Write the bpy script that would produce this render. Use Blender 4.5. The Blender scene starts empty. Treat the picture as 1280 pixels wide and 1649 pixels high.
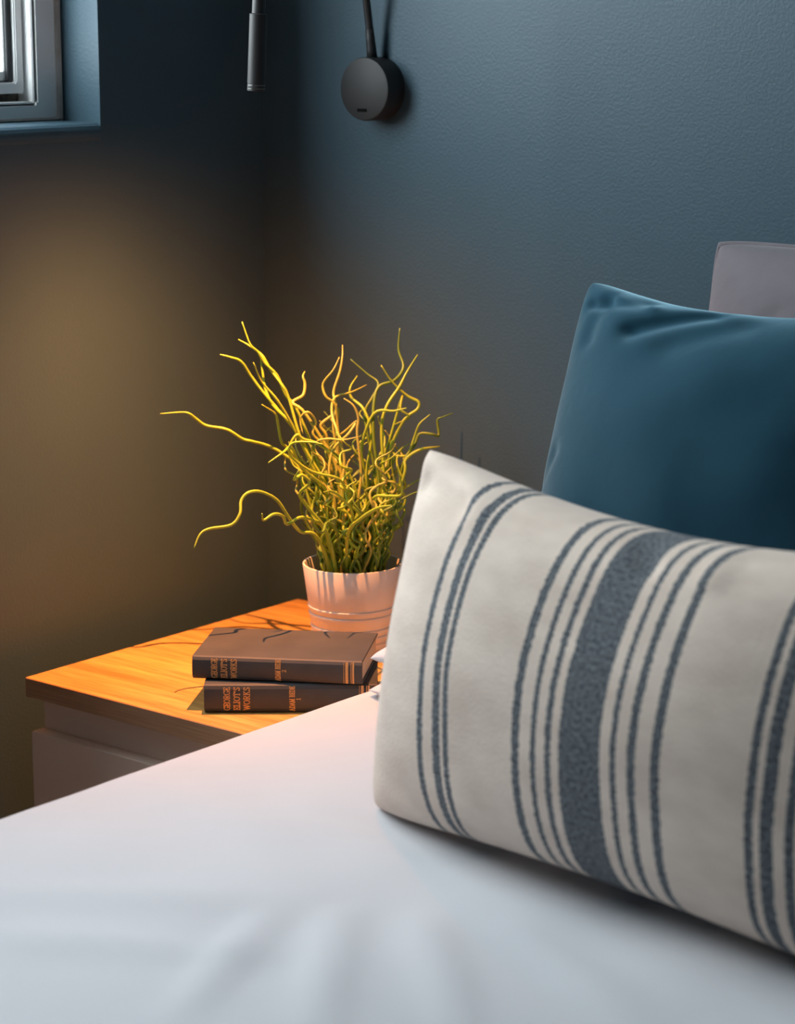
import bpy, bmesh, math, random
from mathutils import Vector, Matrix, noise

S = bpy.context.scene
C = S.collection
R = math.radians

# ------------------------------------------------------------------ camera
cam_d = bpy.data.cameras.new('camera'); cam = bpy.data.objects.new('camera', cam_d); C.objects.link(cam)
cam.location = (2.054, -2.252, 1.307)
cam.rotation_euler = (R(90 - 12.1), 0, R(39.1))
cam_d.sensor_fit = 'HORIZONTAL'; cam_d.sensor_width = 24.0; cam_d.lens = 3740 / 1280 * 24
cam_d.clip_start = 0.05
cam_d.dof.use_dof = True; cam_d.dof.focus_distance = 2.52; cam_d.dof.aperture_fstop = 5.0
S.camera = cam
# ------------------------------------------------------------------ sky, exposure
w = bpy.data.worlds.new('overcast_sky'); S.world = w; w.use_nodes = True
bg = w.node_tree.nodes['Background']; bg.inputs[0].default_value = (0.88, 0.94, 1.0, 1); bg.inputs[1].default_value = 15.0
S.view_settings.view_transform = 'Standard'; S.view_settings.look = 'None'
S.view_settings.exposure = 0.0; S.view_settings.gamma = 1.0; S.view_settings.use_curve_mapping = False
LAMP_POWER = 72.0; LAMP_COLOUR = (1.0, 0.325, 0.095)
# window opening in the left wall (x = 0)
WY0, WY1, WZ0, WZ1 = -1.60, -0.289, 1.172, 2.25
pl = bpy.data.lights.new('window_portal', 'AREA'); pl.shape = 'RECTANGLE'; pl.size = WY1 - WY0; pl.size_y = WZ1 - WZ0
pl.cycles.is_portal = True
po = bpy.data.objects.new('window_portal', pl); C.objects.link(po)
po.location = (-0.14, (WY0 + WY1) / 2, (WZ0 + WZ1) / 2)
po.rotation_euler = Matrix(((0, 0, -1), (1, 0, 0), (0, -1, 0))).to_euler()   # local -Z faces +X

# ------------------------------------------------------------------ materials
def mat(name, col, rough=0.5, col2=None, nscale=8.0, bump=0.0, bscale=200.0, sheen=0.0, sheen_tint=None, spec=0.5,
        metal=0.0, stretch=None, bdist=0.001, bdetail=3.0, coat=0.0):
    m = bpy.data.materials.new(name); m.use_nodes = True
    nt = m.node_tree; N = nt.nodes; L = nt.links
    p = N['Principled BSDF']
    p.inputs['Base Color'].default_value = (*col, 1); p.inputs['Roughness'].default_value = rough
    p.inputs['Specular IOR Level'].default_value = spec; p.inputs['Metallic'].default_value = metal
    p.inputs['Sheen Weight'].default_value = sheen; p.inputs['Sheen Roughness'].default_value = 0.4
    if sheen_tint: p.inputs['Sheen Tint'].default_value = (*sheen_tint, 1)
    p.inputs['Coat Weight'].default_value = coat
    tc = N.new('ShaderNodeTexCoord'); src = tc.outputs['Object']
    if stretch:
        mp = N.new('ShaderNodeMapping'); mp.inputs['Scale'].default_value = stretch; L.new(src, mp.inputs[0]); src = mp.outputs[0]
    if col2:
        n = N.new('ShaderNodeTexNoise'); n.inputs['Scale'].default_value = nscale; n.inputs['Detail'].default_value = 4
        L.new(src, n.inputs['Vector'])
        r = N.new('ShaderNodeValToRGB'); r.color_ramp.elements[0].position = 0.3; r.color_ramp.elements[1].position = 0.7
        r.color_ramp.elements[0].color = (*col, 1); r.color_ramp.elements[1].color = (*col2, 1)
        L.new(n.outputs[0], r.inputs[0]); L.new(r.outputs[0], p.inputs['Base Color'])
    if bump:
        n = N.new('ShaderNodeTexNoise'); n.inputs['Scale'].default_value = bscale; n.inputs['Detail'].default_value = bdetail
        L.new(src, n.inputs['Vector'])
        b = N.new('ShaderNodeBump'); b.inputs['Strength'].default_value = bump; b.inputs['Distance'].default_value = bdist
        L.new(n.outputs[0], b.inputs['Height']); L.new(b.outputs[0], p.inputs['Normal'])
    return m

M = {}
M['wall'] = mat('teal_paint', (0.046, 0.088, 0.118), 0.45, (0.051, 0.096, 0.127), 5, bump=0.35, bscale=260, bdist=0.0012, bdetail=4, spec=0.3)
M['ceiling'] = mat('ceiling_paint', (0.75, 0.75, 0.74), 0.8, (0.78, 0.78, 0.77), 3)
M['floor'] = mat('carpet', (0.27, 0.23, 0.19), 0.95, (0.33, 0.29, 0.24), 60, bump=0.6, bscale=500)
M['upvc'] = mat('white_plastic', (0.82, 0.83, 0.83), 0.35, (0.86, 0.86, 0.85), 6)
M['sealant'] = mat('old_sealant', (0.42, 0.38, 0.34), 0.7, (0.62, 0.58, 0.54), 30, bump=0.5, bscale=120)
M['mould'] = mat('dirt', (0.02, 0.018, 0.015), 0.9, (0.20, 0.17, 0.13), 90)
M['gasket'] = mat('gasket_rubber', (0.03, 0.033, 0.036), 0.6, (0.05, 0.05, 0.052), 90)
M['black'] = mat('black_lamp_paint', (0.013, 0.013, 0.0135), 0.55, (0.016, 0.016, 0.0165), 40, bump=0.1, bscale=900)
M['blackrub'] = mat('black_sleeve', (0.012, 0.012, 0.013), 0.5, (0.016, 0.016, 0.017), 60)
M['gasket_dark'] = mat('switch_black', (0.003, 0.003, 0.003), 0.9, (0.004, 0.004, 0.004), 80, spec=0.1)
M['steel'] = mat('dark_steel', (0.22, 0.21, 0.20), 0.35, (0.30, 0.29, 0.28), 300, metal=0.7)
M['oakedge'] = mat('oak_edge_tint', (0.40, 0.23, 0.13), 0.55, (0.56, 0.34, 0.20), 2.2, stretch=(6, 200, 260), bump=0.15, bscale=2)  # same oak, browned: the front edge's daylight tint put into the colour
M['cab'] = mat('grey_lacquer', (0.86, 0.73, 0.62), 0.5, (0.88, 0.76, 0.66), 3)
M['pot'] = mat('pot_plastic', (0.78, 0.78, 0.76), 0.5, (0.81, 0.81, 0.79), 10)
M['soil'] = mat('plant_base', (0.02, 0.018, 0.012), 0.95, (0.05, 0.04, 0.02), 120, bump=0.8, bscale=150, bdist=0.004)
M['stem_g'] = mat('green_stem', (0.10, 0.20, 0.025), 0.42, (0.17, 0.27, 0.03), 25)
M['stem_l'] = mat('lime_stem', (0.27, 0.42, 0.03), 0.42, (0.37, 0.48, 0.045), 25)
M['stem_o'] = mat('tan_stem', (0.42, 0.40, 0.10), 0.45, (0.34, 0.40, 0.06), 25)
M['cloth'] = mat('book_cloth', (0.050, 0.056, 0.064), 0.6, (0.068, 0.073, 0.080), 30, bump=0.25, bscale=1500, bdist=0.0004)
M['cloth2'] = mat('book_cloth_slate', (0.042, 0.052, 0.064), 0.6, (0.058, 0.068, 0.078), 30, bump=0.25, bscale=1500, bdist=0.0004)
M['page'] = mat('page_paper', (0.50, 0.40, 0.28), 0.8, (0.60, 0.50, 0.37), 60, bump=0.5, bscale=600, stretch=(0.05, 0.05, 3), bdist=0.0005)
M['gold'] = mat('gold_print', (0.80, 0.46, 0.17), 0.45, (0.60, 0.33, 0.12), 900, spec=0.6)
M['sheet'] = mat('white_cotton', (0.66, 0.67, 0.71), 0.75, (0.69, 0.70, 0.74), 8, bump=0.08, bscale=1200, bdist=0.0004, sheen=0.15)
M['velvet'] = mat('teal_velvet', (0.005, 0.043, 0.072), 0.85, (0.008, 0.056, 0.092), 7, bump=0.2, bscale=60, sheen=1.0, sheen_tint=(0.45, 0.78, 0.95), bdist=0.002, spec=0.2)
M['greyvelvet'] = mat('grey_velvet', (0.155, 0.138, 0.155), 0.85, (0.195, 0.175, 0.195), 12, bump=0.25, bscale=50, sheen=0.35, bdist=0.002, spec=0.2)
M['outside'] = mat('outside_render', (0.072, 0.068, 0.062), 0.9, (0.082, 0.077, 0.070), 2)
M['ground'] = mat('outside_paving', (0.22, 0.22, 0.21), 0.9, (0.28, 0.28, 0.27), 2)

def oak():
    m = bpy.data.materials.new('oak_veneer'); m.use_nodes = True
    nt = m.node_tree; N = nt.nodes; L = nt.links; p = N['Principled BSDF']
    tc = N.new('ShaderNodeTexCoord'); mp = N.new('ShaderNodeMapping'); mp.inputs['Scale'].default_value = (1.6, 26, 26)
    L.new(tc.outputs['Object'], mp.inputs[0])
    n1 = N.new('ShaderNodeTexNoise'); n1.inputs['Scale'].default_value = 2.2; n1.inputs['Detail'].default_value = 6; n1.inputs['Distortion'].default_value = 0.6
    L.new(mp.outputs[0], n1.inputs['Vector'])
    mp2 = N.new('ShaderNodeMapping'); mp2.inputs['Scale'].default_value = (9, 260, 260); L.new(tc.outputs['Object'], mp2.inputs[0])
    n2 = N.new('ShaderNodeTexNoise'); n2.inputs['Scale'].default_value = 2.0; n2.inputs['Detail'].default_value = 3; L.new(mp2.outputs[0], n2.inputs['Vector'])
    r = N.new('ShaderNodeValToRGB'); e = r.color_ramp.elements
    e[0].position = 0.28; e[0].color = (0.46, 0.265, 0.075, 1); e[1].position = 0.72; e[1].color = (0.74, 0.485, 0.155, 1)
    k = e.new(0.5); k.color = (0.62, 0.38, 0.12, 1)
    L.new(n1.outputs[0], r.inputs[0])
    r2 = N.new('ShaderNodeValToRGB'); r2.color_ramp.elements[0].position = 0.35; r2.color_ramp.elements[0].color = (0.66, 0.60, 0.55, 1)
    r2.color_ramp.elements[1].position = 0.55; r2.color_ramp.elements[1].color = (1, 1, 1, 1); L.new(n2.outputs[0], r2.inputs[0])
    mx = N.new('ShaderNodeMixRGB'); mx.blend_type = 'MULTIPLY'; mx.inputs[0].default_value = 0.75
    L.new(r.outputs[0], mx.inputs[1]); L.new(r2.outputs[0], mx.inputs[2]); L.new(mx.outputs[0], p.inputs['Base Color'])
    p.inputs['Roughness'].default_value = 0.5; p.inputs['Specular IOR Level'].default_value = 0.4
    b = N.new('ShaderNodeBump'); b.inputs['Strength'].default_value = 0.15; b.inputs['Distance'].default_value = 0.0006
    L.new(n2.outputs[0], b.inputs['Height']); L.new(b.outputs[0], p.inputs['Normal'])
    return m
M['oak'] = oak()

def thin_glass():
    m = bpy.data.materials.new('window_glass'); m.use_nodes = True
    nt = m.node_tree; N = nt.nodes; L = nt.links
    for n in list(N): N.remove(n)
    o = N.new('ShaderNodeOutputMaterial'); mx = N.new('ShaderNodeMixShader'); t = N.new('ShaderNodeBsdfTransparent'); g = N.new('ShaderNodeBsdfGlossy')
    t.inputs[0].default_value = (0.93, 0.95, 0.94, 1); g.inputs['Roughness'].default_value = 0.02; mx.inputs[0].default_value = 0.06
    L.new(t.outputs[0], mx.inputs[1]); L.new(g.outputs[0], mx.inputs[2]); L.new(mx.outputs[0], o.inputs[0])
    return m
M['glass'] = thin_glass()

def lens_mat():
    m = bpy.data.materials.new('lit_lens'); m.use_nodes = True
    p = m.node_tree.nodes['Principled BSDF']; p.inputs['Base Color'].default_value = (0.9, 0.85, 0.75, 1)
    p.inputs['Emission Color'].default_value = (*LAMP_COLOUR, 1); p.inputs['Emission Strength'].default_value = 12
    return m
M['lens'] = lens_mat()

# stripes across the cushion, in u from -1 (left seam) to 1: (centre, half width)
STRIPES = [(-.624, .0125), (-.549, .0165), (-.508, .0115), (-.220, .014), (-.154, .0095), (-.101, .0105), (.008, .0705),
           (.122, .0095), (.181, .0125), (.256, .0140), (.530, .0115), (.578, .0180), (.640, .0125)]
def striped():
    m = bpy.data.materials.new('striped_linen'); m.use_nodes = True
    nt = m.node_tree; N = nt.nodes; L = nt.links; p = N['Principled BSDF']
    uv = N.new('ShaderNodeUVMap'); uv.uv_map = 'weave'
    sx = N.new('ShaderNodeSeparateXYZ')
    wob = N.new('ShaderNodeTexNoise'); wob.inputs['Scale'].default_value = 150; L.new(uv.outputs[0], wob.inputs['Vector'])
    ma = N.new('ShaderNodeMath'); ma.operation = 'MULTIPLY_ADD'; ma.inputs[1].default_value = 0.010
    L.new(uv.outputs[0], sx.inputs[0]); L.new(wob.outputs[0], ma.inputs[0]); L.new(sx.outputs[0], ma.inputs[2])
    su = N.new('ShaderNodeMath'); su.operation = 'SUBTRACT'; su.inputs[1].default_value = 0.005; L.new(ma.outputs[0], su.inputs[0])
    total = None
    for c, h in STRIPES:
        cu = 0.5 + c / 2
        cmp = N.new('ShaderNodeMath'); cmp.operation = 'COMPARE'; cmp.inputs[1].default_value = cu; cmp.inputs[2].default_value = h / 2
        L.new(su.outputs[0], cmp.inputs[0])
        if total is None: total = cmp.outputs[0]
        else:
            a = N.new('ShaderNodeMath'); a.operation = 'MAXIMUM'; L.new(total, a.inputs[0]); L.new(cmp.outputs[0], a.inputs[1]); total = a.outputs[0]
    # yarn flecks
    mp = N.new('ShaderNodeMapping'); mp.inputs['Scale'].default_value = (170, 100, 1); L.new(uv.outputs[0], mp.inputs[0])
    fl = N.new('ShaderNodeTexNoise'); fl.inputs['Scale'].default_value = 1.0; fl.inputs['Detail'].default_value = 3; L.new(mp.outputs[0], fl.inputs['Vector'])
    bl = N.new('ShaderNodeTexNoise'); bl.inputs['Scale'].default_value = 9; bl.inputs['Detail'].default_value = 3; L.new(uv.outputs[0], bl.inputs['Vector'])
    cr = N.new('ShaderNodeValToRGB'); cr.color_ramp.elements[0].position = .3; cr.color_ramp.elements[1].position = .7
    cr.color_ramp.elements[0].color = (0.66, 0.54, 0.46, 1); cr.color_ramp.elements[1].color = (0.81, 0.685, 0.59, 1); L.new(bl.outputs[0], cr.inputs[0])
    bd = N.new('ShaderNodeValToRGB'); bd.color_ramp.elements[0].position = .35; bd.color_ramp.elements[1].position = .68
    bd.color_ramp.elements[0].color = (0.050, 0.062, 0.076, 1); bd.color_ramp.elements[1].color = (0.20, 0.215, 0.23, 1); L.new(fl.outputs[0], bd.inputs[0])
    mx = N.new('ShaderNodeMixRGB'); L.new(total, mx.inputs[0]); L.new(cr.outputs[0], mx.inputs[1]); L.new(bd.outputs[0], mx.inputs[2])
    L.new(mx.outputs[0], p.inputs['Base Color'])
    p.inputs['Roughness'].default_value = 0.9; p.inputs['Specular IOR Level'].default_value = 0.15; p.inputs['Sheen Weight'].default_value = 0.12
    b = N.new('ShaderNodeBump'); b.inputs['Strength'].default_value = 0.5; b.inputs['Distance'].default_value = 0.0012
    L.new(fl.outputs[0], b.inputs['Height']); L.new(b.outputs[0], p.inputs['Normal'])
    return m
M['striped'] = striped()

# ------------------------------------------------------------------ helpers
def mesh(name, verts, faces, m, parent=None, smooth=False):
    me = bpy.data.meshes.new(name); me.from_pydata([tuple(v) for v in verts], [], faces); me.update()
    o = bpy.data.objects.new(name, me); C.objects.link(o); me.materials.append(M[m] if isinstance(m, str) else m)
    if smooth: me.polygons.foreach_set('use_smooth', [True] * len(me.polygons))
    if parent: o.parent = parent
    return o
def from_bm(name, bm, m, parent=None, smooth=False):
    bmesh.ops.recalc_face_normals(bm, faces=bm.faces)
    me = bpy.data.meshes.new(name); bm.to_mesh(me); bm.free()
    o = bpy.data.objects.new(name, me); C.objects.link(o); me.materials.append(M[m])
    if smooth: me.polygons.foreach_set('use_smooth', [True] * len(me.polygons))
    if parent: o.parent = parent
    return o
def bm_box(bm, lo, hi, bevel=0, seg=2):
    r = bmesh.ops.create_cube(bm, size=1)
    for v in r['verts']:
        v.co = Vector(((lo[i] + hi[i]) / 2 + v.co[i] * (hi[i] - lo[i]) for i in range(3)))
    if bevel:
        es = list({e for v in r['verts'] for e in v.link_edges})
        bmesh.ops.bevel(bm, geom=es, offset=bevel, segments=seg, affect='EDGES', profile=0.5)
def box(name, lo, hi, m, parent=None, bevel=0, seg=2):
    bm = bmesh.new(); bm_box(bm, lo, hi, bevel, seg); return from_bm(name, bm, m, parent)
def empty(name, loc=(0, 0, 0), rz=0):
    o = bpy.data.objects.new(name, None); C.objects.link(o); o.location = loc; o.rotation_euler.z = rz
    o.empty_display_size = 0.05; return o
def tag(o, label, cat, group=None):
    o['label'] = label; o['category'] = cat
    if group: o['group'] = group
    return o
def struct(o, label=None):
    o['kind'] = 'structure'
    if label: o['label'] = label
    return o
def lathe(name, prof, m, parent=None, n=48, loc=(0, 0, 0), rot=None, caps=(True, True)):
    vs, fs = [], []
    for (r, z) in prof:
        for i in range(n):
            a = 2 * math.pi * i / n; vs.append(Vector((r * math.cos(a), r * math.sin(a), z)))
    for j in range(len(prof) - 1):
        for i in range(n):
            k = (i + 1) % n; fs.append((j * n + i, j * n + k, (j + 1) * n + k, (j + 1) * n + i))
    if caps[0]: fs.append(tuple(reversed(range(n))))
    if caps[1]: fs.append(tuple((len(prof) - 1) * n + i for i in range(n)))
    if rot: vs = [rot @ v for v in vs]
    vs = [v + Vector(loc) for v in vs]
    o = mesh(name, vs, fs, m, parent, True)
    md = o.modifiers.new('sharp', 'EDGE_SPLIT'); md.split_angle = R(38)
    return o
def catmull(pts, n):
    P = [Vector(p) for p in pts]; P = [P[0] * 2 - P[1]] + P + [P[-1] * 2 - P[-2]]; out = []
    for i in range(1, len(P) - 2):
        for k in range(n):
            t = k / n; a, b, c, d = P[i - 1], P[i], P[i + 1], P[i + 2]
            out.append(0.5 * ((2 * b) + (c - a) * t + (2 * a - 5 * b + 4 * c - d) * t * t + (3 * b - a - 3 * c + d) * t ** 3))
    out.append(P[-2].copy()); return out
def tube_data(pts, rad, n=6):
    vs, fs = [], []; nrm = None; L = len(pts)
    for i, p in enumerate(pts):
        t = (pts[min(i + 1, L - 1)] - pts[max(i - 1, 0)]).normalized()
        if nrm is None:
            nrm = t.cross(Vector((0.31, 0.77, 0.55))).normalized()
        nrm = (nrm - t * nrm.dot(t)).normalized(); b = t.cross(nrm)
        r = rad(i / (L - 1)) if callable(rad) else rad
        for k in range(n):
            a = 2 * math.pi * k / n; vs.append(p + (nrm * math.cos(a) + b * math.sin(a)) * r)
    for i in range(L - 1):
        for k in range(n):
            j = (k + 1) % n; fs.append((i * n + k, i * n + j, (i + 1) * n + j, (i + 1) * n + k))
    fs.append(tuple(reversed(range(n)))); fs.append(tuple((L - 1) * n + k for k in range(n)))
    return vs, fs
def tube(name, pts, rad, m, parent=None, n=8):
    vs, fs = tube_data(pts, rad, n); return mesh(name, vs, fs, m, parent, True)

# ------------------------------------------------------------------ room shell
RX, RY, RZ = 3.6, -3.4, 2.5
bm = bmesh.new(); T = 0.26
bm_box(bm, (-T, WY1, 0), (0, 0.0, RZ)); bm_box(bm, (-T, RY, 0), (0, WY0, RZ))
bm_box(bm, (-T, WY0, 0), (0, WY1, WZ0)); bm_box(bm, (-T, WY0, WZ1), (0, WY1, RZ))
struct(from_bm('wall_left', bm, 'wall'))
struct(box('wall_head', (-T, 0, 0), (RX + .2, 0.2, RZ), 'wall'))
struct(box('wall_right', (RX, RY, 0), (RX + 0.2, 0, RZ), 'wall'))
struct(box('wall_back', (-T, RY - 0.2, 0), (RX + 0.2, RY, RZ), 'wall'))
struct(box('floor', (-T, RY - .2, -0.15), (RX + .2, 0.2, 0), 'floor'))
struct(box('ceiling', (-T, RY - .2, RZ), (RX + .2, 0.2, RZ + 0.15), 'ceiling'))
struct(box('baseboard_left', (0, RY, 0), (0.016, 0, 0.10), 'wall', bevel=0.003))
struct(box('baseboard_head', (0.016, -0.016, 0), (RX, 0, 0.10), 'wall', bevel=0.003))
# dark neighbouring wall, added to dim the view through the glass, and the yard
struct(box('wall_view_dimmer', (-5.3, 0.8, -2.8), (-5.0, 9.0, 4.2), 'outside'))
struct(box('ground', (-14, -9, -2.95), (-0.4, 10, -2.8), 'ground'))

# ------------------------------------------------------------------ window
win = struct(empty('window_1', (0, (WY0 + WY1) / 2, WZ0)))
def ring(name, x0, x1, oy0, oy1, oz0, oz1, iy0, iy1, iz0, iz1, m, parent, bev=0.0025):
    ox, oyc, ozc = 0, (WY0 + WY1) / 2, WZ0
    vs = []
    for x in (x0, x1):
        for (a, b, c, d) in ((oy0, oy1, oz0, oz1), (iy0, iy1, iz0, iz1)):
            vs += [(x, a - oyc, c - ozc), (x, b - oyc, c - ozc), (x, b - oyc, d - ozc), (x, a - oyc, d - ozc)]
    bm = bmesh.new(); V = [bm.verts.new(v) for v in vs]
    for k in range(4):
        j = (k + 1) % 4
        bm.faces.new((V[k], V[j], V[4 + j], V[4 + k])); bm.faces.new((V[8 + k], V[12 + k], V[12 + j], V[8 + j]))
        bm.faces.new((V[k], V[8 + k], V[8 + j], V[j])); bm.faces.new((V[4 + k], V[4 + j], V[12 + j], V[12 + k]))
    if bev: bmesh.ops.bevel(bm, geom=list(bm.edges), offset=bev, segments=2, affect='EDGES')
    return from_bm(name, bm, m, parent)
SZ = 1.181                                     # top of the sill board
FX = -0.066
ring('frame', FX - .06, FX, WY0, WY1, SZ - .005, WZ1, WY0 + .041, WY1 - .041, SZ + .021, WZ1 - .041, 'upvc', win)
ring('frame_bead', FX - .058, FX - .0025, WY0 + .038, WY1 - .038, SZ + .018, WZ1 - .038, WY0 + .044, WY1 - .044, SZ + .0235, WZ1 - .044, 'upvc', win, 0.001)
ring('sealant', FX - .01, FX + .0035, WY0 + .0005, WY1 - .0005, SZ, WZ1 - .0005, WY0 + .009, WY1 - .009, SZ + .004, WZ1 - .009, 'sealant', win, 0.0015)
a0, a1, b0, b1 = WY0 + .045, WY1 - .045, SZ + .033, WZ1 - .045
sash = ring('sash', FX - .058, FX - .016, a0, a1, b0, b1, a0 + .013, a1 - .013, b0 + .013, b1 - .013, 'upvc', win, 0.0015)
ring('gasket', FX - .05, FX - .022, a0 + .012, a1 - .012, b0 + .012, b1 - .012, a0 + .021, a1 - .021, b0 + .015, b1 - .021, 'gasket', sash, 0.0008)
ring('glazing_bead', FX - .05, FX - .026, a0 + .020, a1 - .020, b0 + .0145, b1 - .020, a0 + .0235, a1 - .0235, b0 + .026, b1 - .0235, 'upvc', sash, 0.001)
box('pane', (FX - .040, a0 + .018 - (WY0 + WY1) / 2, b0 + .014 - WZ0), (FX - .036, a1 - .018 - (WY0 + WY1) / 2, b1 - .018 - WZ0), 'glass', sash)
box('drain_channel', (FX - .055, a0 - (WY0 + WY1) / 2, SZ + .020 - WZ0), (FX - .028, a1 - (WY0 + WY1) / 2, SZ + .034 - WZ0), 'mould', win)
box('mould_line', (FX - .001, WY0 + .01 - (WY0 + WY1) / 2, SZ - .001 - WZ0), (FX + .0025, WY1 - .004 - (WY0 + WY1) / 2, SZ + .0022 - WZ0), 'mould', win)
# sill board with a rounded nose, painted like the wall
prof = [(FX + .001, SZ - .026), (-0.009, SZ - .026)]
for k in range(9):
    a = -math.pi / 2 + math.pi * k / 8; prof.append((-0.009 + 0.0125 * math.cos(a), SZ - .0135 + 0.0125 * math.sin(a)))
prof += [(FX + .001, SZ)]
bm = bmesh.new(); yc = (WY0 + WY1) / 2
A = [bm.verts.new((x, WY0 - yc, z - WZ0)) for x, z in prof]; B = [bm.verts.new((x, WY1 - .001 - yc, z - WZ0)) for x, z in prof]
for k in range(len(prof)):
    j = (k + 1) % len(prof); bm.faces.new((A[k], A[j], B[j], B[k]))
bm.faces.new(A); bm.faces.new(list(reversed(B)))
from_bm('sill', bm, 'wall', win)

# ------------------------------------------------------------------ nightstand
NX, NY, NZ = 0.07, -0.50, 0.55
ns = tag(empty('nightstand', (NX, NY, 0)), 'pale grey two-drawer nightstand with orange oak top in the corner', 'nightstand')
box('body', (0.004, 0.024, 0), (0.396, 0.48, NZ - .0235), 'cab', ns, 0.001)
tp = box('top', (0, 0.0008, NZ - .0235), (0.40, 0.48, NZ), 'oak', ns, 0.0008); tp['label'] = 'orange oak veneer top'
box('edge_tint', (0.0006, -0.0002, NZ - .0231), (0.3994, 0.0010, NZ - .0007), 'oakedge', tp, 0.0003)['label'] = 'grained front edge of the top, daylight tint put into its brown'
for k, (z0, z1) in enumerate(((0.255, 0.484), (0.02, 0.248))):
    d = box('drawer', (0.003, 0.004, z0), (0.397, 0.0235, z1), 'cab', ns, 0.0012)

# ------------------------------------------------------------------ bed and cover
bed = tag(empty('bed', (1.33, -1.06, 0)), 'double bed with its head against the teal wall, hidden under white cover', 'bed')
BX0, BX1, BY0, BY1 = 0.545 - 1.33, 2.12 - 1.33, -2.08 + 1.06, -0.03 + 1.06
box('base', (BX0 + .02, BY0 + .02, 0.10), (BX1 - .02, BY1 - .005, 0.32), 'cloth', bed, 0.01)
box('mattress', (BX0, BY0, 0.32), (BX1, BY1, 0.555), 'sheet', bed, 0.03, 4)
for x in (BX0 + .1, BX1 - .1):
    for y in (BY0 + .1, BY1 - .1):
        lathe('leg', [(0.02, 0), (0.026, 0.10)], 'black', bed, 16, (x, y, 0))
def ridge(x, y, p, q, wid, amp):
    p, q = Vector(p), Vector(q); d = q - p; t = max(0, min(1, (Vector((x, y)) - p).dot(d) / d.length_squared))
    e = (Vector((x, y)) - (p + d * t)).length
    return 1.5 * amp * math.exp(-(e / wid) ** 2) * math.sin(math.pi * min(1, max(0, t * .9 + .1))) ** .6
RIDGES = [((0.92, -0.93), (1.06, -1.12), .016, .0045), ((0.98, -0.90), (1.15, -1.06), .014, .0040), ((0.88, -0.97), (0.96, -1.16), .014, .0040),
          ((0.62, -1.10), (0.90, -0.92), .024, .0040), ((0.70, -1.15), (0.95, -1.02), .018, .0035), ((1.04, -0.86), (1.26, -0.97), .016, .003),
          ((0.56, -0.80), (0.80, -0.84), .03, .003)]
def cover_z(x, y):
    h = 0.0045 * noise.noise(Vector((x * 3.1, y * 3.1, 1.7))) + 0.0022 * noise.noise(Vector((x * 8, y * 8, 4.2)))
    h -= 0.017 / (1 + math.exp((-.455 - y) / .012)) / (1 + math.exp((.56 - x) / .012))          # pressed down by the pillows
    h -= 0.010 * math.exp(-((x - 1.07) / .31) ** 8 - ((y + .73 + .13 * (x - 1.07)) / .075) ** 4)   # and by the striped cushion
    for p, q, wd, am in RIDGES: h += ridge(x, y, p, q, wd, am)
    return h
CX0, CX1, CY0, CY1 = 0.508, 2.16, -2.12, -0.012
CZT = 0.588
rr = 0.032
def section():          # (x offset from left edge, z) from lower hem up over the rounded edge
    out = [(0.0 + 0.004 * math.sin(k), z) for k, z in enumerate([0.24, 0.30, 0.36, 0.42, 0.47, 0.51, 0.535])]
    for k in range(1, 8):
        a = math.pi - (math.pi / 2) * k / 7; out.append((rr + rr * math.cos(a), CZT - rr + rr * math.sin(a)))
    return out
sec = section(); nx = 110
xs = [(CX0 + s, z) for s, z in sec] + [(CX0 + rr + (CX1 - CX0 - 2 * rr) * (k + 1) / nx, CZT) for k in range(nx)] + [(CX1 - s, z) for s, z in reversed(sec)]
ny = 130; vs, fs = [], []
for j in range(ny + 1):
    y = CY1 + (CY0 - CY1) * j / ny
    for i, (x, z) in enumerate(xs):
        t = 1 if z >= CZT - .02 else max(0, (z - .5) / .068)
        e = 0.010 * noise.noise(Vector((0.3 if x < 1.3 else 5.1, y * 3.4, z * 2)))  # the hanging side waves a little
        xx = x + (e if x < 1.3 else -e) * (1 if z < CZT - 0.001 else 0)
        crown = 0.004 * (1 - math.exp(-max(0, min(x - CX0 - rr, CX1 - rr - x)) / 0.16)) if z >= CZT - 1e-6 else 0
        vs.append((xx, y, z + cover_z(x, y) * (1 if z >= CZT - 1e-6 else .5 * t) + crown))
W_ = len(xs)
for j in range(ny):
    for i in range(W_ - 1): fs.append((j * W_ + i, j * W_ + i + 1, (j + 1) * W_ + i + 1, (j + 1) * W_ + i))
cover = mesh('bed_cover', vs, fs, 'sheet', None, True)
md = cover.modifiers.new('solid', 'SOLIDIFY'); md.thickness = 0.014; md.offset = -1
tag(cover, 'smooth white cotton bed cover spread over the bed in the foreground', 'bedding')

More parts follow.
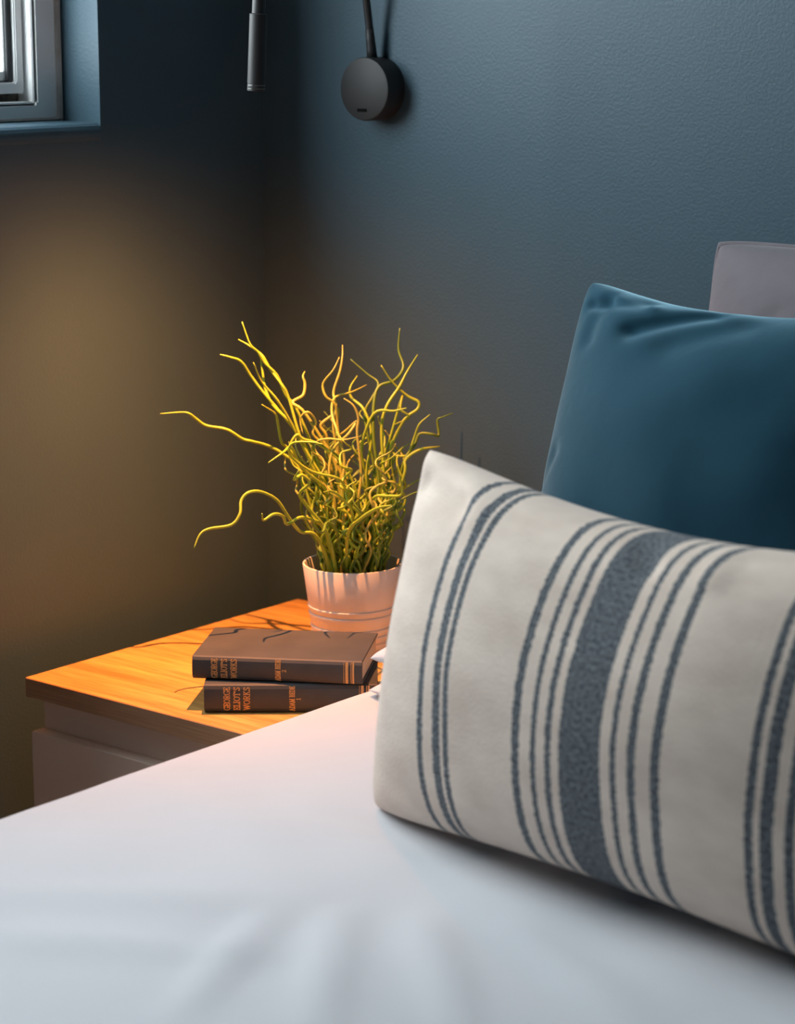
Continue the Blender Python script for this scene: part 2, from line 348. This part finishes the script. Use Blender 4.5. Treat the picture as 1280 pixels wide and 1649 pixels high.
# ------------------------------------------------------------------ pillows and cushions
def cushion_pts(w, h, t, nu=64, nv=52, pinch=0.05, pu=2.0, pv=2.0, corner=0.04, folds=(), rough=0.0, seed=0, sag=0.0, tb=None):
    """Returns front/back grids in local coords: x across, z up (0 = bottom seam), y = thickness, front = -y."""
    tb = t if tb is None else tb
    front, back = [], []
    for j in range(nv + 1):
        v0 = -1 + 2 * j / nv; v = math.copysign(1 - (1 - abs(v0)) ** 1.5, v0)
        for i in range(nu + 1):
            u0 = -1 + 2 * i / nu; u = math.copysign(1 - (1 - abs(u0)) ** 1.5, u0)
            kc = corner * abs(u * v) ** 8
            px = w / 2 * u * (1 - pinch * (1 - v * v) * abs(u) ** 4) * (1 - kc)
            pz = h / 2 * v * (1 - pinch * (w / h) * (1 - u * u) * abs(v) ** 4) * (1 - kc * w / h)
            if v > 0: pz -= sag * (1 - u * u) * v * v
            b = max(0.0, (1 - abs(u) ** pu) * (1 - abs(v) ** pv)) ** 0.5
            d = 0
            for (cu, cv, du, dv, wd, am) in folds:      # creases: gaussian valleys along a segment in uv
                ss = du * du + dv * dv; tt = max(0, min(1, ((u - cu) * du + (v - cv) * dv) / ss))
                eu, ev = u - cu - du * tt, v - cv - dv * tt
                d += am * math.exp(-((eu * w) ** 2 + (ev * h) ** 2) / (4 * wd * wd)) * min(1, b * 4)
            nz = rough * noise.noise(Vector((u * 2.3 + seed, v * 2.3, seed * 1.7))) * min(1, b * 2)
            front.append((px, -(t * b + d + nz), pz + h / 2)); back.append((px, tb * b - 0.5 * nz, pz + h / 2))
    return front, back, nu, nv
def cushion(name, m, M4, **kw):
    front, back, nu, nv = cushion_pts(**kw); W1 = nu + 1; n = len(front)
    vs = [M4 @ Vector(p) for p in front + back]; fs = []
    uvs = []
    idx = lambda i, j, s: j * W1 + i + (n if s else 0)
    for j in range(nv):
        for i in range(nu):
            fs.append((idx(i, j, 0), idx(i + 1, j, 0), idx(i + 1, j + 1, 0), idx(i, j + 1, 0)))
            fs.append((idx(i, j, 1), idx(i, j + 1, 1), idx(i + 1, j + 1, 1), idx(i + 1, j, 1)))
    me = bpy.data.meshes.new(name); me.from_pydata([tuple(v) for v in vs], [], fs); me.update()
    uvl = me.uv_layers.new(name='weave')
    for lp in me.loops:
        k = lp.vertex_index % n; i, j = k % W1, k // W1
        u0 = -1 + 2 * i / nu; v0 = -1 + 2 * j / nv
        u = math.copysign(1 - (1 - abs(u0)) ** 1.5, u0); v = math.copysign(1 - (1 - abs(v0)) ** 1.5, v0)
        uvl.data[lp.index].uv = (0.5 + u / 2, 0.5 + v / 2)
    bm = bmesh.new(); bm.from_mesh(me); bmesh.ops.remove_doubles(bm, verts=bm.verts, dist=1e-5); bm.to_mesh(me); bm.free()
    me.materials.append(M[m]); me.polygons.foreach_set('use_smooth', [True] * len(me.polygons))
    o = bpy.data.objects.new(name, me); C.objects.link(o)
    rim = [front[i] for i in range(W1)] + [front[j * W1 + nu] for j in range(1, nv + 1)] + [front[nv * W1 + i] for i in range(nu - 1, -1, -1)] + [front[j * W1] for j in range(nv - 1, -1, -1)]
    return o, [M4 @ Vector(p) for p in rim]
def frame(loc, rz, lean):       # bottom seam centre, turn about z, lean back
    return Matrix.Translation(loc) @ Matrix.Rotation(R(rz), 4, 'Z') @ Matrix.Rotation(R(-lean), 4, 'X')

# two flat white pillows at the head of the bed
def flat_pillow(name, loc, rz, w_, d_, t_, tb_, label, seed):
    M4 = Matrix.Translation(loc) @ Matrix.Rotation(R(rz), 4, 'Z') @ Matrix.Rotation(R(-90), 4, 'X') @ Matrix.Translation((0, 0, -d_ / 2))
    o, rim = cushion(name, 'sheet', M4, w=w_, h=d_, t=t_, tb=tb_, pinch=0.03, pu=5, pv=5, corner=0.02, rough=0.004, seed=seed, nu=48, nv=36)
    tag(o, label, 'pillow', 'white pillows at the head of the bed'); return o
flat_pillow('bed_pillow', (0.900, -0.233, 0.6075), 0, 0.735, 0.425, 0.0195, 0.019, 'lower of two flat white pillows, its corner tucked beside the books', 1.3)
flat_pillow('bed_pillow', (0.906, -0.242, 0.6500), 2, 0.725, 0.42, 0.040, 0.019, 'upper of two flat white pillows, pointed corner peeking out past the pot', 2.9)

# grey velvet cushion with piping
gm = frame((0.923, -0.105, 0.70), 0, 7)
g, rim = cushion('throw_cushion', 'greyvelvet', gm, w=0.40, h=0.368, t=0.055, tb=0.035, pinch=0.012, pu=4, pv=4, corner=0.022, rough=0.004, seed=4.4,
                 folds=[(-0.8, 0.35, 0.35, 0.25, .006, -.003), (-0.3, 0.45, 0.2, 0.3, .006, -.003)])
tag(g, 'mauve grey velvet cushion with piped edge against the wall', 'cushion', 'cushions on the bed')
rimp = rim + [rim[0]]
tube('piping', rimp, 0.0035, 'greyvelvet', g, 8)
# teal velvet cushion
tm = frame((0.8677, -0.3247, 0.6956), 5, 24.1)
folds_t = [(-0.86, 0.80, 0.34, 0.06, .010, -.010), (-0.50, 0.62, 0.36, 0.22, .014, -.016), (-0.78, 0.55, 0.02, 0.30, .012, -.007),
           (-0.25, 0.55, 0.30, 0.18, .02, -.008), (-0.95, -0.35, 0.12, 0.22, .008, -.006), (-0.70, 0.86, 0.25, -0.02, .008, .006)]
t_, rim = cushion('throw_cushion', 'velvet', tm, w=0.4277, h=0.3722, t=0.1078, tb=0.065, pinch=0.0714, pu=1.92, pv=1.83, corner=0.05, rough=0.008, seed=7.1, folds=folds_t, sag=0.0229, nu=90, nv=80)
tag(t_, 'large plain teal velvet cushion behind the striped one', 'cushion', 'cushions on the bed')
# striped cushion in front
sm = frame((1.0712, -0.7476, 0.595), -7.6, 11.8)
folds_s = [(-0.92, 0.80, 0.22, -0.06, .020, -.011), (-0.66, 0.90, 0.06, -0.12, .022, .006), (0.0, 0.9, 0.05, -0.2, .012, -.006), (0.25, 0.92, 0.02, -0.2, .012, .005)]
s_, rim = cushion('throw_cushion', 'striped', sm, w=0.6212, h=0.345, t=0.0947, tb=0.085, pinch=0.0518, pu=2.73, pv=1.80, corner=0.03, rough=0.004, seed=9.6, folds=folds_s, sag=0.0219, nu=90, nv=70)
tag(s_, 'oblong cream linen cushion with slate blue stripes lying in the foreground', 'cushion', 'cushions on the bed')

# ------------------------------------------------------------------ reading lamp
lamp = tag(empty('wall_reading_lamp', (0.197, 0, 1.217)), 'black wall reading lamp with round base, bendy neck and slim head', 'lamp')
ry = Matrix.Rotation(R(90), 3, 'X')       # local z -> -y
lathe('base', [(0.0, 0), (0.0385, 0), (0.0385, 0.030), (0.0378, 0.0318), (0.036, 0.0325), (0.0, 0.0325)], 'black', lamp, 64, rot=ry, caps=(False, False))
bm = bmesh.new(); bm_box(bm, (-0.0105, -0.0336, -0.0275), (0.0045, -0.0322, -0.0235), 0.0006); sw = from_bm('switch', bm, 'gasket_dark', lamp)
HX, HY, HZ = 0.300 - .197, -0.340, 1.225 - 1.217     # tip of the head, lamp space
ax = Vector((-0.052, -0.012, -1)).normalized()         # head axis, pointing down and out
tip = Vector((HX, HY, HZ)); top = tip - ax * 0.083
pts = [Vector((0.0, -0.016, 0.036)), Vector((-0.0005, -0.0185, 0.058)), Vector((0.0, -0.026, 0.10)), Vector((0.006, -0.05, 0.18)), Vector((0.026, -0.12, 0.26)),
       Vector((0.060, -0.21, 0.285)), Vector((0.094, -0.30, 0.245)), top - ax * 0.075, top - ax * 0.030]
neck = tube('neck', catmull(pts, 10), 0.0048, 'blackrub', lamp, 14)
sl = tube('sleeve', [pts[0], pts[0].lerp(pts[1], .5), pts[1], pts[1].lerp(pts[2], .35)], lambda t: 0.0066 - 0.0014 * t, 'blackrub', lamp, 16)
q = Vector((0, 0, 1)).rotation_difference(ax).to_matrix()
lathe('collar', [(0.0052, 0), (0.0072, 0.004), (0.0074, 0.034)], 'black', lamp, 32, tuple(top - ax * 0.032), rot=q)
hd = lathe('head', [(0.0080, 0), (0.0098, 0.0008), (0.0098, 0.076), (0.0092, 0.0762), (0.0092, 0.0775), (0.0099, 0.0777), (0.0099, 0.0800),
                    (0.0092, 0.0802), (0.0092, 0.0812), (0.0099, 0.0815), (0.0099, 0.0832), (0.0088, 0.0836), (0.0085, 0.0830), (0.0085, 0.0740)], 'black', lamp, 40, tuple(top), rot=q, caps=(True, False))
lathe('trim_ring', [(0.0093, 0.0766), (0.0097, 0.0768), (0.0097, 0.0774), (0.0093, 0.0776)], 'steel', hd, 40, tuple(top), rot=q, caps=(False, False))
lathe('trim_ring', [(0.0093, 0.0804), (0.0098, 0.0806), (0.0098, 0.0811), (0.0093, 0.0813)], 'steel', hd, 40, tuple(top), rot=q, caps=(False, False))
lathe('lens', [(0.0085, 0.0740), (0.0085, 0.0748)], 'lens', hd, 40, tuple(top), rot=q)
ld = bpy.data.lights.new('lamp_light', 'SPOT'); ld.energy = LAMP_POWER; ld.color = LAMP_COLOUR; ld.spot_size = R(178); ld.spot_blend = 0.1; ld.shadow_soft_size = 0.0032
ld.use_nodes = True                        # beam of the small reflector: cosine power of the angle off axis
_n = ld.node_tree.nodes; _l = ld.node_tree.links
_tc = _n.new('ShaderNodeTexCoord'); _sp = _n.new('ShaderNodeSeparateXYZ'); _ab = _n.new('ShaderNodeMath'); _ab.operation = 'ABSOLUTE'
_pw = _n.new('ShaderNodeMath'); _pw.operation = 'POWER'; _pw.inputs[1].default_value = 6.0
_l.new(_tc.outputs['Normal'], _sp.inputs[0]); _l.new(_sp.outputs[2], _ab.inputs[0]); _l.new(_ab.outputs[0], _pw.inputs[0]); 
_ma = _n.new('ShaderNodeMath'); _ma.operation = 'MULTIPLY'; _ma.inputs[1].default_value = 0.15; _l.new(_ab.outputs[0], _ma.inputs[0])
_mb = _n.new('ShaderNodeMath'); _mb.operation = 'MULTIPLY_ADD'; _mb.inputs[1].default_value = 0.85; _l.new(_pw.outputs[0], _mb.inputs[0]); _l.new(_ma.outputs[0], _mb.inputs[2])
_l.new(_mb.outputs[0], _n['Emission'].inputs['Strength'])
lo = bpy.data.objects.new('lamp_light', ld); C.objects.link(lo); lo.parent = lamp
lo.location = tip - ax * 0.0044; lo.rotation_euler = Vector((0, 0, -1)).rotation_difference(Vector((-0.24, -0.02, -1)).normalized()).to_euler()   # the reflector throws toward the side wall

# ------------------------------------------------------------------ books
STK = {  # strokes in a 0..w by 0..1 box, serif capitals; third item = stroke weight factor
 'G': (.86, [[(.80, .80), (.66, .95), (.42, 1), (.18, .88), (.06, .62), (.06, .38), (.18, .12), (.42, 0), (.66, .06), (.78, .18), (.78, .42)], [(.56, .42), (.90, .42)], [(.80, .80), (.80, 1)]]),
 'E': (.70, [[(.18, 0), (.18, 1)], [(.02, 0), (.66, 0), (.66, .20)], [(.02, 1), (.64, 1), (.64, .80)], [(.18, .5), (.48, .5)], [(.48, .38), (.48, .62)]]),
 'O': (.90, [[(.45, 1), (.18, .88), (.06, .62), (.06, .38), (.18, .12), (.45, 0), (.72, .12), (.84, .38), (.84, .62), (.72, .88), (.45, 1)]]),
 'R': (.80, [[(.18, 0), (.18, 1)], [(.02, 1), (.50, 1), (.66, .88), (.66, .62), (.50, .50), (.18, .50)], [(.42, .50), (.66, .04), (.80, 0)], [(.02, 0), (.34, 0)]]),
 'L': (.68, [[(.18, 0), (.18, 1)], [(.02, 1), (.34, 1)], [(.02, 0), (.64, 0), (.64, .24)]]),
 'I': (.40, [[(.20, 0), (.20, 1)], [(.04, 0), (.36, 0)], [(.04, 1), (.36, 1)]]),
 'T': (.76, [[(.38, 0), (.38, 1)], [(.04, .78), (.04, 1), (.72, 1), (.72, .78)], [(.22, 0), (.54, 0)]]),
 "'": (.22, [[(.11, 1), (.08, .72)]]),
 'S': (.64, [[(.56, .80), (.46, .96), (.30, 1), (.12, .90), (.10, .72), (.24, .58), (.42, .46), (.56, .32), (.54, .12), (.36, 0), (.18, .04), (.08, .20)], [(.56, .78), (.56, 1)], [(.08, 0), (.08, .22)]]),
 'W': (1.16, [[(.12, 1), (.34, 0), (.58, .92), (.82, 0), (1.04, 1)], [(0, 1), (.26, 1)], [(.90, 1), (1.16, 1)]]),
 'K': (.84, [[(.18, 0), (.18, 1)], [(.02, 0), (.34, 0)], [(.02, 1), (.34, 1)], [(.70, 1), (.20, .42)], [(.36, .58), (.74, 0)], [(.58, 1), (.82, 1)], [(.60, 0), (.84, 0)]]),
 'A': (.88, [[(.10, 0), (.44, 1), (.78, 0)], [(.22, .34), (.66, .34)], [(0, 0), (.24, 0)], [(.64, 0), (.90, 0)]]),
 'D': (.84, [[(.18, 0), (.18, 1)], [(.02, 1), (.48, 1), (.70, .86), (.80, .60), (.80, .40), (.70, .14), (.48, 0), (.02, 0)]]),
 'M': (1.04, [[(.14, 0), (.16, 1), (.52, .10), (.88, 1), (.90, 0)], [(0, 0), (.28, 0)], [(.76, 0), (1.04, 0)], [(0, 1), (.16, 1)], [(.88, 1), (1.04, 1)]]),
 'B': (.76, [[(.18, 0), (.18, 1)], [(.02, 1), (.48, 1), (.62, .88), (.62, .66), (.48, .54), (.18, .54)], [(.48, .54), (.68, .42), (.68, .14), (.50, 0), (.02, 0)]]),
 '1': (.44, [[(.22, 0), (.22, 1), (.06, .86)], [(.04, 0), (.40, 0)]]),
 '2': (.64, [[(.08, .78), (.18, .94), (.36, 1), (.54, .88), (.54, .68), (.06, 0), (.58, 0), (.58, .16)]]),
 ' ': (.40, []),
}
def text_quads(txt, size, width=None, sw=0.15):
    """flat quads of a line of capitals; x = reading direction, y = up; optionally squeezed to a width"""
    tot = sum(STK[c][0] + .10 for c in txt) - .10; kx = size if width is None else width / tot; x = 0; out = []
    for c in txt:
        wd, st = STK[c]
        for pl_ in st:
            for (a, b) in zip(pl_, pl_[1:]):
                A_ = Vector(((x + a[0]) * kx, a[1] * size)); B_ = Vector(((x + b[0]) * kx, b[1] * size)); d = (B_ - A_)
                if d.length < 1e-7: continue
                d.normalize(); nrm = Vector((-d.y, d.x)) * size * sw * (.5 if abs(d.x) < .7 else .38); e = d * size * sw * .3
                out.append([A_ - e - nrm, B_ + e - nrm, B_ + e + nrm, A_ - e + nrm])
        x += wd + .10
    return out, tot * kx
def book(loc, rz, L_, D_, T_, number, label, cm, tilt=0.0):
    """local: x along the spine (head of the book at x=0), y from the spine to the fore edge, z up"""
    b = tag(empty('hardback_book', loc, R(rz)), label, 'book', 'old hardback books on the nightstand')
    b.rotation_euler.x = tilt
    bt = 0.0028; bul = 0.0022
    # case: two boards and a gently rounded spine as one piece
    prof_o = [(D_, T_), (0.006, T_), (0.0025, T_ - .0004), (0.0006, T_ - .0016)]
    for k in range(1, 8):
        z = T_ - .0016 - (T_ - .0032) * k / 8; prof_o.append((-bul * (1 - (2 * z / T_ - 1) ** 2) , z))
    prof_o += [(0.0006, .0016), (0.0025, .0004), (0.006, 0), (D_, 0)]
    prof_i = [(D_, bt), (0.004, bt), (0.003, T_ * .5), (0.004, T_ - bt), (D_, T_ - bt)]
    prof = prof_o + prof_i; n = len(prof)
    bm = bmesh.new(); A = [bm.verts.new((0, y, z)) for y, z in prof]; B = [bm.verts.new((L_, y, z)) for y, z in prof]
    for k in range(n):
        j = (k + 1) % n; bm.faces.new((A[k], B[k], B[j], A[j]))
    bm.faces.new(A); bm.faces.new(list(reversed(B)))
    cov = from_bm('cover', bm, cm, b); md = cov.modifiers.new('bev', 'BEVEL'); md.width = 0.0006; md.segments = 2; md.limit_method = 'ANGLE'; md.angle_limit = R(50)
    box('page_block', (0.0035, 0.0036, bt), (L_ - .0016, D_ - .0035, T_ - bt), 'page', b, 0.0004)
    # gold lettering pressed on the spine: reading direction = +z, tops of the letters toward the head (-x)
    def place(quads, x_base, z0, nm):
        vs, fs = [], []
        for qd in quads:
            k0 = len(vs)
            for layer in (0.0, 0.00025):
                for p in qd:
                    z = z0 + p.x; z = max(0.0015, min(T_ - .0015, z)); y = -bul * (1 - (2 * z / T_ - 1) ** 2) - 0.00005 - layer
                    vs.append((x_base - p.y, y, z))
            fs += [(k0 + 4, k0 + 5, k0 + 6, k0 + 7)] + [(k0 + a, k0 + (a + 1) % 4, k0 + 4 + (a + 1) % 4, k0 + 4 + a) for a in range(4)]
        o = mesh(nm, vs, fs, 'gold', cov); return o
    wz = T_ * .80
    for txt, xb in (('GEORGE', 0.0285), ("ELIOT'S", 0.0395), ('WORKS', 0.0505)):
        qs, wd = text_quads(txt, 0.0066, wz); place(qs, xb, (T_ - wd) / 2, 'lettering')
    qs, wd = text_quads('ADAM BEDE', 0.0056, T_ * .86); place(qs, L_ * .522, (T_ - wd) / 2, 'lettering')
    qs, wd = text_quads(number, 0.0044); place(qs, L_ * .555, (T_ - wd) / 2, 'lettering')
    def rule(x0, x1, amp=0):
        qs = []; n_ = 10
        for k in range(n_):
            za, zb = .001 + (T_ - .002) * k / n_, .001 + (T_ - .002) * (k + 1) / n_
            qs.append([Vector((za, -x1)), Vector((zb, -x1)), Vector((zb, -x0)), Vector((za, -x0))])
        place(qs, 0, 0, 'gold_rule')
    for x0, x1 in ((L_ - .0205, L_ - .0200), (L_ - .0185, L_ - .0155), (L_ - .0125, L_ - .0118), (L_ - .0108, L_ - .0088)): rule(x0, x1)
    return b
book((0.331, -0.471, NZ + .0003), 39.5, 0.192, 0.124, 0.0325, '1', 'dark slate hardback with gold 1 on its spine, under the other book', 'cloth2')
book((0.3065, -0.4635, NZ + .0331), 31.5, 0.191, 0.122, 0.0272, '2', 'dark brown-grey hardback with gold 2 on its spine, lying on top', 'cloth')

# ------------------------------------------------------------------ potted plant
PX, PY, PH = 0.297, -0.176, 0.112
plant = tag(empty('potted_plant', (PX, PY, NZ + .0003)), 'curly yellow-green rush plant in a pale ringed pot behind the books', 'plant')
ro, rb = 0.0600, 0.0455
def rad(z): return rb + (ro - rb) * (z / PH)
prof = [(0.0, 0.003), (rb - .006, 0.003), (rb - .005, 0), (rb - .001, 0.0), (rb, 0.001)]
for zc in (0.010, 0.018, 0.027, 0.036, 0.052, 0.0605):
    prof += [(rad(zc - .0032) + .0006, zc - .0028), (rad(zc - .002) + .0010, zc - .0012), (rad(zc) + .0008, zc + .0010), (rad(zc) - .0008, zc + .0020), (rad(zc + .003) - .0006, zc + .0027)]
prof += [(rad(0.066), 0.066), (rad(PH), PH - .0008), (ro - .0004, PH), (ro - .0022, PH), (ro - .0028, PH - .001), (rad(.07) - .0028, .07), (0.0, .07)]
lathe('pot', prof, 'pot', plant, 72, caps=(False, False))
so = lathe('foam_base', [(0.0, .0702), (rad(.0702) - .0032, .0702), (rad(.078) - .0032, .078), (0.03, .081), (0.0, .082)], 'soil', plant, 40, caps=(False, False))
rnd = random.Random(11)
lat = Vector((0.776, 0.631, 0)); dep = Vector((-0.631, 0.776, 0))     # plant axes: broad side and depth
def stem(pts3, m, r0=0.0017):
    tube('stem', catmull(pts3, 5), lambda t: r0 * (1.0 - 0.12 * t) if t < .8 else r0 * (.904 - .55 * (t - .8) / .2), m, plant, 6)
K = [  # (depth at tip in cm, colour, path: broad-side and height in plan units from the base up to the tip)
 (-5, 'l', [(640, 830), (585, 640), (525, 580), (460, 545), (400, 530), (360, 520), (300, 485), (220, 470), (180, 445), (150, 425), (110, 422), (40, 428)]),
 (-16, 'l', [(660, 910), (590, 885), (545, 830), (500, 765), (440, 735), (390, 738), (360, 770), (355, 820), (320, 862), (230, 878), (195, 900), (172, 950)]),
 (-16, 'l', [(690, 880), (640, 840), (590, 832), (540, 858), (525, 828), (490, 822), (450, 845), (445, 822)]),
 (-2, 'l', [(700, 700), (620, 560), (575, 490), (500, 400), (440, 330), (395, 270), (360, 220), (320, 205), (278, 195)]),
 (2, 'l', [(690, 700), (600, 540), (545, 360), (520, 310), (470, 240), (440, 190), (390, 150), (348, 125)]),
 (-1, 'l', [(670, 640), (580, 410), (530, 340), (500, 270), (450, 220), (425, 180), (395, 150), (365, 65)]),
 (1, 'l', [(650, 660), (570, 480), (490, 395), (455, 330), (440, 240), (435, 200)]),
 (-4, 'l', [(640, 640), (560, 470), (500, 370), (440, 300), (410, 232)]),
 (-3, 'l', [(660, 700), (545, 560), (515, 530), (500, 450), (490, 420), (440, 390)]),
 (-13, 'l', [(690, 720), (600, 640), (560, 565), (525, 590), (470, 628)]),
 (2, 'o', [(720, 600), (610, 420), (560, 375), (600, 345), (608, 300), (600, 270), (607, 248)]),
 (0, 'o', [(750, 600), (735, 450), (725, 380), (690, 350), (680, 300), (720, 250), (745, 198)]),
 (3, 'o', [(750, 650), (720, 480), (730, 390), (720, 330), (745, 250), (755, 190), (755, 142)]),
 (-2, 'o', [(830, 650), (815, 500), (820, 440), (800, 390), (762, 362)]),
 (4, 'l', [(850, 650), (870, 500), (840, 400), (790, 350), (785, 310), (812, 260)]),
 (5, 'g', [(880, 640), (850, 480), (845, 400), (870, 350), (895, 290), (850, 250), (785, 192)]),
 (4, 'g', [(900, 700), (880, 520), (880, 380), (900, 310), (960, 285), (995, 230), (975, 160), (980, 75)]),
 (3, 'l', [(920, 680), (910, 480), (930, 390), (980, 310), (1010, 250), (1050, 180)]),
 (1, 'l', [(930, 650), (950, 540), (1000, 440), (1050, 400), (1055, 370), (1010, 345), (950, 290), (908, 228)]),
 (-1, 'l', [(960, 700), (950, 590), (1010, 580), (1040, 510), (1060, 460), (1102, 422)]),
 (2, 'g', [(980, 700), (1000, 600), (1040, 540), (1060, 495), (1110, 497), (1135, 500), (1130, 440), (1150, 428), (1190, 412)]),
 (-3, 'l', [(900, 860), (990, 790), (1000, 740), (960, 690), (945, 690)]),
 (0, 'l', [(930, 850), (1000, 660), (1005, 600), (1060, 560), (1140, 545)]),
 (-13, 'l', [(790, 780), (770, 720), (740, 680), (640, 655), (570, 610), (550, 580), (570, 550), (640, 550), (690, 560)]),
 (-3, 'l', [(820, 760), (760, 620), (660, 540), (600, 520), (575, 505), (545, 560), (560, 620), (600, 650)]),
 (-2, 'o', [(760, 700), (740, 600), (690, 545), (640, 500), (650, 450), (620, 415), (590, 440), (600, 500)]),
 (-4, 'o', [(770, 700), (720, 610), (700, 560), (660, 530), (700, 520), (760, 525), (820, 515)]),
 (1, 'o', [(700, 560), (690, 500), (670, 460), (720, 420), (740, 400), (730, 480)]),
 (2, 'o', [(720, 560), (780, 500), (810, 450), (760, 490), (700, 520), (620, 525)]),
 (3, 'o', [(740, 500), (715, 420), (725, 355), (790, 330), (850, 298)]),
 (-2, 'l', [(860, 700), (830, 560), (880, 420), (960, 410), (1010, 400)]),
 (0, 'l', [(900, 640), (940, 520), (990, 350), (985, 400), (1020, 430), (960, 460)]),
 (-12, 'l', [(700, 900), (620, 790), (590, 740), (630, 700), (600, 670), (570, 690), (590, 655)]),
 (-2, 'g', [(690, 960), (655, 980), (660, 930), (610, 850), (590, 780), (610, 720)]),
 (-16, 'l', [(780, 900), (830, 840), (900, 800), (960, 790)]),
 (-15, 'g', [(740, 900), (700, 850), (680, 890), (640, 860), (650, 840)]),
 (-15, 'l', [(800, 820), (760, 760), (720, 735), (690, 740)]),
 (-14, 'l', [(850, 800), (890, 750), (950, 750), (1000, 740), (980, 640)]),
]
def loc3(cx, cy, d):
    return lat * ((cx / 2.4615 - 322) * 0.00074 * (1 + d / 2.78)) + dep * d + Vector((0, 0, PH + (408 - cy / 2.4615) * 0.00076 - d * .235))
for dtip, cm, path in K:
    n = len(path)
    x0, y0 = path[0]; bx = max(-.036, min(.036, (x0 / 2.4615 - 322) * 0.00074 * .45 + rnd.uniform(-.008, .008))); bd = rnd.uniform(-.03, .02)
    base = lat * bx + dep * bd + Vector((0, 0, 0.079))
    d0 = bd; pts = [base]
    p1 = loc3(x0, y0, d0)
    if y0 < 850:
        hh = p1.z - base.z; steps = max(1, int(hh / .035))
        for s in range(1, steps + 1):
            t = s / (steps + 1)
            pts.append(base.lerp(p1, t) + lat * rnd.uniform(-.006, .006) + dep * rnd.uniform(-.006, .006))
    for k, (cx, cy) in enumerate(path):
        t = (k + 1) / n
        pts.append(loc3(cx, cy, d0 + (dtip * .01 - d0) * t ** (1.2 if dtip > -8 else .6) + rnd.uniform(-.004, .004)))
    stem(pts, 'stem_' + cm, rnd.uniform(.0017, .0021))
for k in range(130):                               # the dense curly middle
    a = rnd.uniform(0, 2 * math.pi); r = 0.038 * math.sqrt(rnd.random()); base = Vector((r * math.cos(a), r * math.sin(a), .079))
    H = rnd.choice((rnd.uniform(.07, .15), rnd.uniform(.12, .21)))
    out = Vector((math.cos(a), math.sin(a), 0)) * (0.4 + .6 * r / .038)
    spread = rnd.uniform(.1, .42); ph = rnd.uniform(0, 6.28); wl = rnd.uniform(.030, .060); amp = rnd.uniform(.003, .0105); hand = rnd.choice((-1, 1))
    e1 = Vector((1, 0, 0)); e2 = Vector((0, 1, 0)); pts = []; z = 0; q = 0
    n = max(6, int(H / .009))
    for s in range(n + 1):
        t = s / n; h = H * t
        A_ = amp * (.25 + 1.0 * t); ang = ph + hand * 2 * math.pi * h / wl + 1.5 * math.sin(3 * t + ph)
        zz = h - .25 * amp * math.sin(ang * 1.3)
        pts.append(base + out * (spread * H * t ** 1.5) + e1 * A_ * math.cos(ang) + e2 * A_ * math.sin(ang) + Vector((0, 0, zz)))
    m = rnd.choice(('stem_g', 'stem_g', 'stem_l', 'stem_l', 'stem_o')) if H > .12 else rnd.choice(('stem_g', 'stem_g', 'stem_g', 'stem_l'))
    stem(pts, m, rnd.uniform(.0015, .0020))
